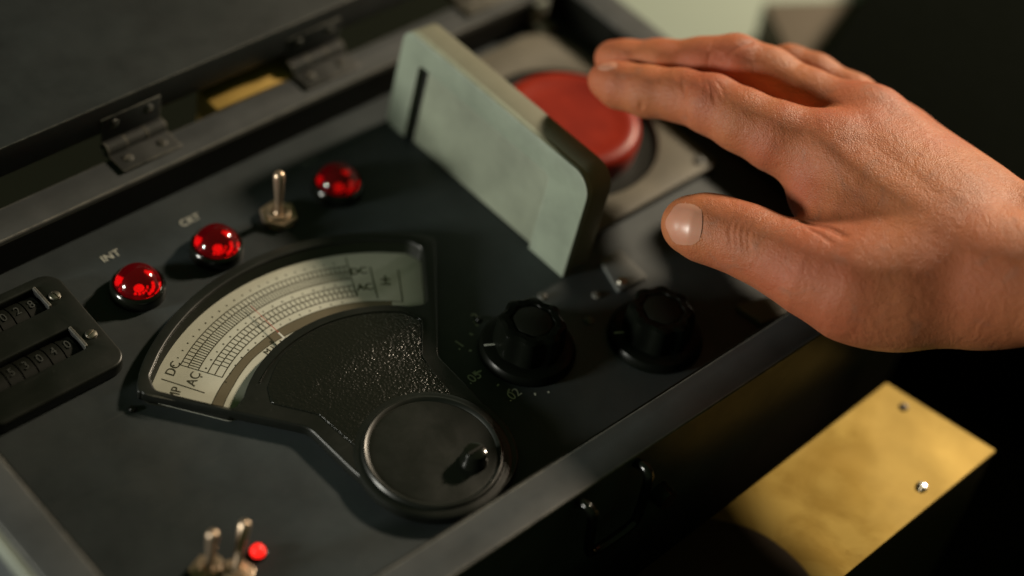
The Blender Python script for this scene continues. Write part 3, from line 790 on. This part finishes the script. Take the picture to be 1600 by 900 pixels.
# ---- hinges --------------------------------------------------------------------
HY = Y1 + W + 3.2
def hinge(xc, mat):
    hw = 13.
    lf = plate('hinge', [rounded([(xc - hw, Y1 + 5), (xc + hw, Y1 + 5), (xc + hw, HY - 1), (xc - hw, HY - 1)], .6, 2)], RZ - .2, RZ + 1.3, .25, mat, case, (xc, HY, RZ))
    for k in range(3):
        a_ = xc - hw + k * 2 * hw / 3 + .15; b_ = xc - hw + (k + 1) * 2 * hw / 3 - .15
        tube('knuckle', [(a_, HY, RZ + 2.0), (b_, HY, RZ + 2.0)], 3.0 if k != 1 else 2.8, mat, lf, 20, loc=(xc, HY, RZ))
    tube('hinge_pin', [(xc - hw - .8, HY, RZ + 2.0), (xc + hw + .8, HY, RZ + 2.0)], 1.3, M['screw'], lf, 14, loc=(xc, HY, RZ))
    bm = bmesh.new(); box(bm, xc - hw, xc + hw, HY + 1.5, HY + 2.05, RZ + 3.6, RZ + 15.5, .2)
    bmo('upper_leaf', bm, M['lid'] if mat is M['hinge'] else mat, lf, (xc, HY, RZ))
    for sx in (-7.5, 7.5):
        slotted(xc + sx, Y1 + 10.5, RZ + 1.1, 2.1, lf, 15 if sx < 0 else 60, mat, .8)
        s = slotted(0, 0, 0, 2.1, lf, 5 if sx > 0 else 50, M['lid'] if mat is M['hinge'] else mat, .8)
        s.data.transform(Matrix.Rotation(R_(90), 4, 'X')); s.location = (Vector((xc + sx, HY + 1.6, RZ + 11.5)) * .001) - WL[lf.name]
    return lf
h1 = hinge(-79.0, M['hinge']); h1['label'] = 'painted butt hinge with slotted screws'
h2 = copy_tree(h1, case, (6.0, HY, RZ))
h3 = hinge(90.0, M['barehinge']); h3['label'] = 'bare metal hinge beyond the lid corner'

# ---- lid, folded back --------------------------------------------------------------
LY = HY + 2.1
lz0, lz1 = RZ + 8.2, RZ + 22.0
lx0, lx1 = X0 - W, 74.5
bm = bmesh.new(); box(bm, lx0, lx1, LY, LY + 150, lz0, lz1, .9, 2)
lidw = bmo('lid', bm, M['lid'], case, (0, LY, lz0)); lidw['label'] = 'dark painted lid folded back behind the case'
bm = bmesh.new(); box(bm, lx0 + .5, lx1 - .5, LY + 150.2, LY + 154, lz0, lz1 + 160, .9, 2)
bmo('lid_plate', bm, M['lid'], lidw, (0, LY + 150, lz0))
bm = bmesh.new(); box(bm, lx1 - 14, lx1 + .1, LY + .6, LY + 149.9, lz1 + .05, lz1 + 40, .9, 2)
box(bm, lx0 - .1, lx0 + 14, LY + .6, LY + 149.9, lz1 + .05, lz1 + 40, .9, 2)
# side walls stay low where the photo shows none

bm.free()
# ================================================================== things around the case
q = P(392, 140, TZ + 2)     # brass strip seen through the gap under the lid
# brass block that stands behind the case
qa = P(328, 172, 12.); qb = P(452, 118, 12.)
bm = bmesh.new(); box(bm, qa[0], qb[0] + 9, Y1 + W + .4, Y1 + W + 14.0, TZ + .1, 15.5, .8)
o = bmo('brass_bar', bm, M['brass_plain'], None, (qa[0], qa[1], TZ)); tag(o, 'upright brass bar showing in the gap between rim and folded back lid', 'brass bar')

# brass topped box in front
BZ = -30.
c4 = [P(*q, BZ)[:2] for q in ((1385, 597), (1557, 704), (1322, 898), (1120, 801))]
e = c4[3] - c4[0]; e2 = c4[2] - c4[1]
c4[3] = c4[0] + e * 1.75; c4[2] = c4[1] + e2 * 1.75
cen = sum(c4) / 4
bx = empty('brass_topped_box', (cen[0], cen[1], TZ), 'brown box with a scratched and tarnished brass plate screwed on its top', 'box')
ordr = [tuple(c4[i]) for i in (3, 2, 1, 0)]
ins = [tuple(cen + (np.array(p) - cen) * .992) for p in ordr]
plate('body', [rounded(ins, 1.5, 4)], TZ + .1, BZ - 1.6, .6, M['darkbrown'], bx, (*cen, TZ))
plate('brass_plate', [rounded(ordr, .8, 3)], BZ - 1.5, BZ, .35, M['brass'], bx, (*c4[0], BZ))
s_ = P(1440, 761, BZ); slotted(s_[0], s_[1], BZ, 2.3, bx, 20, plain('bright screw', (.75, .74, .66), .22, 1.0))
s_ = P(1412, 636, BZ); slotted(s_[0], s_[1], BZ - .3, 2.0, bx, 70, plain('dark screw', (.10, .075, .05), .5, .3))
# strap end on its near side
q = P(1380, 820, BZ - 25)

# pale cabinet, brown carton and dark cabinet beyond the case
def gp(px, py, z): return P(px, py, z)
zc = -60.
a0 = gp(960, -40, zc); a1 = gp(1100, 130, zc)
pcab = [(150.5, 60), (620, 60), (620, 700), (150.5, 700)]
bm = bmesh.new(); box(bm, 176, 560, -10, 186, TZ + .1, zc, 2)
o = bmo('pale_cabinet', bm, M["palegreen"], None, (360, 90, TZ)); tag(o, 'low pale green metal surface standing beyond the case corner', 'cabinet')
b0 = gp(1183, 92, zc); 
bm = bmesh.new(); t0 = gp(1183, 38, zc + 8)
box(bm, 0, 200, -160, 0, 0, 22, 1.5, 2, Matrix.Translation((t0[0] + 0, t0[1] + 0, zc + .1)) @ Matrix.Rotation(R_(-29), 4, 'Z'))
o = bmo('brown_carton', bm, M['brownbox'], None, (t0[0], t0[1], zc)); tag(o, 'flat brown carton lying on the pale green surface', 'carton')
# tall dark cabinet whose edge runs down behind the hand
d0 = gp(1345, 0, zc + 60); d1 = gp(1275, 100, zc + 60)
dv = (d1 - d0)[:2]; dv /= np.linalg.norm(dv); nv = np.array([-dv[1], dv[0]])
if nv[0] < 0: nv = -nv
pts = [d0[:2] - dv * 300, d0[:2] + dv * 95, d0[:2] + dv * 95 + nv * 420, d0[:2] - dv * 300 + nv * 420]
o = plate('dark_cabinet', [[tuple(p) for p in pts]], TZ + .1, zc + 60, 2, M['darkgreen'], None, (float(d0[0]), float(d0[1]), TZ))
tag(o, 'dark green cabinet corner standing behind the hand', 'cabinet')

exec_hand = True
# ================================================================== THE HAND
def lerp(a, b, t): return a + (b - a) * t
def cap(p, a, b, ra, rb):
    a = np.array(a); b = np.array(b); ba = b - a
    t = np.clip(((p - a) @ ba) / (ba @ ba), 0, 1)[:, None]
    return np.linalg.norm(p - (a + ba * t), axis=1) - (ra + (rb - ra) * t[:, 0])
def smin(a, b, k):
    h = np.clip(.5 + .5 * (b - a) / k, 0, 1); return b + (a - b) * h - k * h * (1 - h)
def chain(p, js, k=3.):
    d = None
    for (a, ra), (b, rb) in zip(js, js[1:]):
        c = cap(p, a, b, ra, rb); d = c if d is None else smin(d, c, k)
    return d
def J(px, py, z, r): return (P(px, py, z + 10), r)
WR = J(1556, 438, 54, 18.6); WU = J(1578, 394, 48, 18.8)
FR = J(1700, 442, 66, 20.5); FU = J(1725, 404, 60, 21)
dirF = (FR[0] - WR[0]); 
FR2 = (WR[0] + dirF / np.linalg.norm(dirF) * 190 + np.array([0, 0, 38]), 31.); FU2 = (WU[0] + dirF / np.linalg.norm(dirF) * 190 + np.array([0, 0, 38]), 32.)
IM = J(1298, 243, 58, 14.5); MM = J(1352, 205, 56, 14.5); RM = J(1403, 223, 48, 12.6); PM = J(1450, 270, 40, 11.8)
fing = {
 'index': [IM, J(1215, 214, 59, 12.2), J(1160, 188, 59, 11.0), J(1112, 163, 58, 10.4), J(1064, 149, 54, 9.2), J(1012, 143, 50, 9.0), J(968, 133, 47, 8.2), J(946, 125, 46, 6.6)],
 'middle': [MM, J(1268, 158, 57, 10.8), J(1200, 117, 58, 9.9), J(1148, 99, 58, 10.3), J(1100, 99, 55, 9.2), J(1030, 100, 50, 8.8), J(978, 97, 46, 7.9), J(956, 91, 44.5, 6.6)],
 'ring': [RM, J(1330, 160, 50, 10.2), J(1272, 122, 51, 8.8), J(1232, 108, 50, 8.6), J(1180, 118, 42, 7.8), J(1130, 128, 34, 7.4), J(1100, 135, 30, 6.4)],
 'pinky': [PM, J(1390, 205, 40, 9.4), J(1330, 170, 38, 8.2), J(1290, 175, 33, 7.8), J(1240, 185, 26, 7.), J(1200, 190, 22, 6.2)],
 'thumb': [J(1385, 448, 46, 18.0), J(1322, 444, 46, 17.0), J(1264, 422, 46, 14.3), J(1212, 398, 45, 12.1), J(1164, 375, 44, 11.7), J(1120, 360, 42, 11.0), J(1092, 354, 41, 10.1), J(1073, 350, 40, 8.6)],
}
palm = [
 (WR, IM), (WU, MM), (WU, RM), (WU, PM), (WR, MM), (J(1480, 342, 56, 16.8), J(1350, 260, 55, 15)), (J(1500, 326, 50, 15.6), J(1430, 262, 47, 13)),
 (WR, J(1420, 456, 46, 17.8)), (J(1500, 452, 48, 17.0), J(1370, 456, 44, 17.4)), (J(1420, 414, 50, 18.5), J(1330, 350, 50, 14.5)), (J(1330, 352, 49, 14.), J(1290, 300, 50, 13)),
 (J(1500, 415, 52, 18.5), J(1350, 320, 52, 15.5)),
 (J(1430, 400, 44, 18.5), J(1400, 300, 40, 14)),
 (WR, FR), (WU, FU), (FR, FR2), (FU, FU2),
]
# slight cords running to the knuckles
cords = [((J(1520, 380, 66, 1.4)), J(1352, 203, 67.0, 2.2)), ((J(1530, 400, 66, 1.2)), J(1296, 240, 67.6, 2.0)), (J(1530, 350, 62, 1.4), J(1408, 212, 60, 2.0))]
veins = [[J(1560, 330, 69, 1.1), J(1500, 300, 65.5, 1.2), J(1462, 262, 62, 1.1), J(1420, 240, 62.5, 1.1)], [J(1500, 300, 65.5, 1.1), J(1450, 310, 67.5, 1.2), J(1390, 280, 68.5, 1.1)]]
CREASE = []
def sdf0(p):
    D = None
    for (a, b) in palm:
        c = cap(p, a[0], b[0], a[1], b[1]); D = c if D is None else smin(D, c, 9.)
    for a, b in cords: D = smin(D, cap(p, a[0], b[0], a[1], b[1]), 9.)
    for vs_ in veins:
        for a, b in zip(vs_, vs_[1:]): D = smin(D, cap(p, a[0], b[0], a[1], b[1]), 3.5)
    E = None
    for nme, js in fing.items():
        f = chain(p, js, 4. if nme != 'thumb' else 6.)
        g = smin(D, f, 8. if nme != 'thumb' else 11.)
        E = g if E is None else smin(E, g, 1.0)
    return E
def sdf(p, base=None):
    D = sdf0(p)
    for pts, wdt, dep in CREASE:
        A = np.array(pts); lo_ = A.min(0) - wdt * 4; hi_ = A.max(0) + wdt * 4
        m_ = ((p > lo_) & (p < hi_)).all(1)
        if not m_.any(): continue
        q = p[m_]; c = None; n_ = len(pts) - 1
        for i_, (a, b) in enumerate(zip(pts, pts[1:])):
            d_ = cap(q, a, b, 0, 0); c = d_ if c is None else np.minimum(c, d_)
        e_ = np.minimum(np.linalg.norm(q - A[0], axis=1), np.linalg.norm(q - A[-1], axis=1))
        D[m_] += 1.35 * dep * np.exp(-(c / wdt) ** 2) * np.clip(.25 + e_ / 3., 0, 1)
    return D
def smax(a, b, k): return -smin(-a, -b, k)
def grad(f, p, e=.08, d0=None):
    if d0 is None: d0 = f(p)
    g = np.empty_like(p)
    for i in range(3):
        q = p.copy(); q[:, i] += e; g[:, i] = (f(q) - d0) / e
    return g
def surf(px, py):
    r = RC @ np.array([(px - 800) / F_PX, (450 - py) / F_PX, -1.]); r /= np.linalg.norm(r); t = 480.
    for _ in range(90):
        d = sdf0((CAM * 1000 + r * t)[None])[0]; t += d * .9
        if abs(d) < .02 or t > 1000: break
    return (CAM * 1000 + r * t) if t < 1000 else None
def crease(pp, wdt, k):
    out = []
    for a, b in zip(pp, pp[1:]):
        n = max(1, int(math.hypot(b[0] - a[0], b[1] - a[1]) / 8))
        for i in range(n):
            s = surf(a[0] + (b[0] - a[0]) * i / n, a[1] + (b[1] - a[1]) * i / n)
            if s is not None: out.append(s)
    s = surf(*pp[-1])
    if s is not None: out.append(s)
    if len(out) > 1: CREASE.append((out, wdt, k))
crease([(1130, 90), (1146, 79), (1160, 71), (1174, 66)], .75, .55)
crease([(1106, 98), (1110, 82), (1114, 66)], .8, .25)
crease([(1186, 74), (1180, 84), (1176, 96)], .8, .2)
crease([(1254, 346), (1275, 352), (1295, 357), (1320, 369)], 1.1, 1.1)
crease([(1262, 356), (1282, 367), (1300, 380)], .8, .5)
crease([(1060, 118), (1068, 135), (1072, 154)], .9, .22)
crease([(1104, 126), (1112, 142), (1118, 162)], .8, .28)
crease([(1118, 124), (1128, 138), (1133, 154)], .7, .2)
crease([(1094, 118), (1099, 134), (1103, 150)], .7, .15)
crease([(1002, 160), (1001, 172), (996, 184)], .9, .5)
crease([(1072, 178), (1074, 190), (1070, 200)], 1.0, .4)
for dx_ in (0, 9, 19, 28): crease([(1146 + dx_, 336 + dx_ * .3), (1140 + dx_, 362 + dx_ * .3), (1143 + dx_, 388 + dx_ * .3)], .8, .30)
crease([(1100, 330), (1096, 352), (1097, 374)], 1.0, .25)

def build_hand():
    allj = [j for s in fing.values() for j in s] + [j for a in palm for j in a]
    lo = np.min([j[0] - j[1] for j in allj], 0) - 4; hi = np.max([j[0] + j[1] for j in allj], 0) + 4
    h = 1.9; n = np.ceil((hi - lo) / h).astype(int) + 1
    # coarse mask first, then the fine cells near the surface
    H = h * 4; nc = np.ceil((hi - lo) / H).astype(int) + 1
    gx, gy, gz = np.meshgrid(*[lo[i] + H * np.arange(nc[i]) for i in range(3)], indexing='ij')
    dc = sdf0(np.c_[gx.ravel(), gy.ravel(), gz.ravel()]).reshape(nc)
    ix = [np.clip(np.round(np.arange(n[i]) * h / H).astype(int), 0, nc[i] - 1) for i in range(3)]
    big = dc[np.ix_(*ix)]; vals = big.copy(); near = np.abs(big) < H * 1.4
    idx = np.argwhere(near); pts = lo + idx * h
    vals[near] = sdf0(pts)
    s = vals < 0
    c8 = sum(s[i:n[0] - 1 + i, j:n[1] - 1 + j, k:n[2] - 1 + k].astype(np.int8) for i in (0, 1) for j in (0, 1) for k in (0, 1))
    act = (c8 > 0) & (c8 < 8); vid = -np.ones(act.shape, int); cells = np.argwhere(act); vid[act] = np.arange(len(cells))
    V = lo + (cells + .5) * h; F = []
    for ax in range(3):
        b, c = [(1, 2), (2, 0), (0, 1)][ax]
        sl0 = [slice(None)] * 3; sl1 = [slice(None)] * 3; sl0[ax] = slice(0, -1); sl1[ax] = slice(1, None)
        ch = np.argwhere(s[tuple(sl0)] != s[tuple(sl1)])
        ch = ch[(ch[:, b] > 0) & (ch[:, c] > 0) & (ch[:, b] < n[b] - 1) & (ch[:, c] < n[c] - 1)]
        q = []
        for db, dc_ in ((-1, -1), (0, -1), (0, 0), (-1, 0)):
            e = ch.copy(); e[:, b] += db; e[:, c] += dc_; q.append(vid[e[:, 0], e[:, 1], e[:, 2]])
        q = np.stack(q, 1); fl = s[tuple(sl0)][tuple(ch.T)]; q[~fl] = q[~fl][:, ::-1]; F.append(q[(q >= 0).all(1)])
    F = np.concatenate(F)
    def proj(V, f, it=3):
        for _ in range(it):
            d = f(V); g = grad(f, V, d0=d); gl = np.maximum((g * g).sum(1), .25)
            V = V - g * (np.clip(d, -1.5, 1.5) / gl)[:, None]
        return V
    V = proj(V, sdf0, 4)
    for lev in range(2):
        me = bpy.data.meshes.new('h'); me.from_pydata(V.tolist(), [], F.tolist()); o = bpy.data.objects.new('h', me); SC.collection.objects.link(o)
        md = o.modifiers.new('s', 'SUBSURF'); md.levels = 1; md.render_levels = 1
        dg = bpy.context.evaluated_depsgraph_get(); dg.update(); m2 = bpy.data.meshes.new_from_object(o.evaluated_get(dg))
        V = np.empty(len(m2.vertices) * 3); m2.vertices.foreach_get('co', V); V = V.reshape(-1, 3)
        F = np.empty(len(m2.polygons) * 4, int); m2.polygons.foreach_get('vertices', F); F = F.reshape(-1, 4)
        bpy.data.objects.remove(o); bpy.data.meshes.remove(me); bpy.data.meshes.remove(m2)
        V = proj(V, sdf0 if lev == 0 else sdf, 1 if lev == 0 else 2)
    return V, F
HAND_O = P(1570, 412, 50)
V, Fq = build_hand()
me = bpy.data.meshes.new('person'); me.from_pydata(((V - HAND_O) * .001).tolist(), [], Fq.tolist()); me.shade_smooth()
me.materials.append(M['skin'])
flush = np.zeros(len(V))
for j, r, k in ((fing['index'][3], 14, .7), (fing['index'][0], 20, .6), (fing['middle'][3], 13, .6), (fing['thumb'][4], 13, .9), (fing['thumb'][2], 20, .8), (fing['thumb'][1], 22, .8),
                (fing['index'][7], 11, .6), (fing['middle'][7], 11, .6), (J(1240, 300, 55, 1), 14, .7), (J(1190, 240, 60, 1), 12, .6), (J(1500, 430, 70, 1), 26, .5)):
    flush = np.maximum(flush, k * np.exp(-((V - j[0]) ** 2).sum(1) / (r * r)))
at_ = me.attributes.new('flush', 'FLOAT', 'POINT'); at_.data.foreach_set('value', flush.astype(np.float32))
hand = bpy.data.objects.new('person', me); link(hand, None, HAND_O)
tag(hand, 'bare right hand and forearm reaching palm down over the red button', 'person')
# nails: curved plates laid on the fingertips
def nail(ax0, ax1, hw, nme='fingernail', lift=.22):
    """ax0 root middle, ax1 free-edge middle (photo positions), hw half width px"""
    a = np.array(ax0, float); b = np.array(ax1, float); d = b - a; L_ = np.hypot(*d); d /= L_; n_ = np.array([-d[1], d[0]])
    NU, NV = 18, 18; vs = {}; vl = []; fs = []
    for i in range(NU + 1):
        u = i / NU; hh_ = hw * (1 - abs(2 * u - 1) ** 3.2 * (.30 if u < .5 else .62))
        for j in range(NV + 1):
            v = 2 * j / NV - 1
            bow = (1 - v * v) * (-.06 if u < .5 else .10) * L_ * abs(2 * u - 1)
            p = a + d * (u * L_ + bow) + n_ * v * hh_
            s = surf(*p)
            if s is None or (vl and np.linalg.norm(s - vl[-1][1]) > 400): continue
            g = grad(sdf0, s[None])[0]; g /= np.linalg.norm(g)
            edge = min(1, (1 - abs(v)) * 2.6, u * 2.6, (1 - u) * 4 + .5); edge = edge * edge * (3 - 2 * edge)
            q = s + g * (lift * edge - .02)
            vs[(i, j)] = len(vl); vl.append((q, s))
    for i in range(NU):
        for j in range(NV):
            ks = [(i, j), (i + 1, j), (i + 1, j + 1), (i, j + 1)]
            if all(k in vs for k in ks): 
                pp = [vl[vs[k]][0] for k in ks]
                if max(np.linalg.norm(pp[x] - pp[x - 1]) for x in range(4)) < 4: fs.append([vs[k] for k in ks])
    o = mk(nme, [q for q, s in vl], fs, M['nail'], hand, tuple(vl[0][0]), 180)
    return o
nail((1094, 352), (1045, 348), 35)
nail((964, 101), (936, 106), 6, lift=.3)
# dark sleeve, upper arm and torso of the same person (all beyond the picture)
e0 = (FR[0] + FU[0]) / 2; e1 = (FR2[0] + FU2[0]) / 2; dd_ = (e1 - e0) / np.linalg.norm(e1 - e0)
elb = e1 + dd_ * 40
path = [e0 + dd_ * (45 + 25 * k) for k in range(7)] + [elb, elb + np.array([35, -6, 45]), elb + np.array([75, -12, 120]), elb + np.array([110, -20, 200]), elb + np.array([135, -25, 270])]
tube('sleeve', smoothpath([tuple(p) for p in path], 2), 40, M['cloth'], hand, 40, loc=tuple(path[0]))
tc = elb + np.array([150, -55, 0])
prof_ = [(0, TZ + 2), (135, TZ + 2), (140, -40), (138, 60), (150, 160), (158, 240), (140, 300), (95, 335), (55, 350), (50, 380), (0, 382)]
vs = []; fs = []; n_ = 48
for k in range(n_):
    a_ = 2 * math.pi * k / n_
    for r_, z_ in prof_: vs.append((tc[0] + r_ * .72 * math.cos(a_), tc[1] + r_ * 1.1 * math.sin(a_), z_))
for k in range(n_):
    for j_ in range(len(prof_) - 1):
        fs.append((k * len(prof_) + j_, ((k + 1) % n_) * len(prof_) + j_, ((k + 1) % n_) * len(prof_) + j_ + 1, k * len(prof_) + j_ + 1))
mk('jacket', vs, fs, M['cloth'], hand, (tc[0], tc[1], 0), 60)
print('ELBOW', elb, 'TORSO', tc)
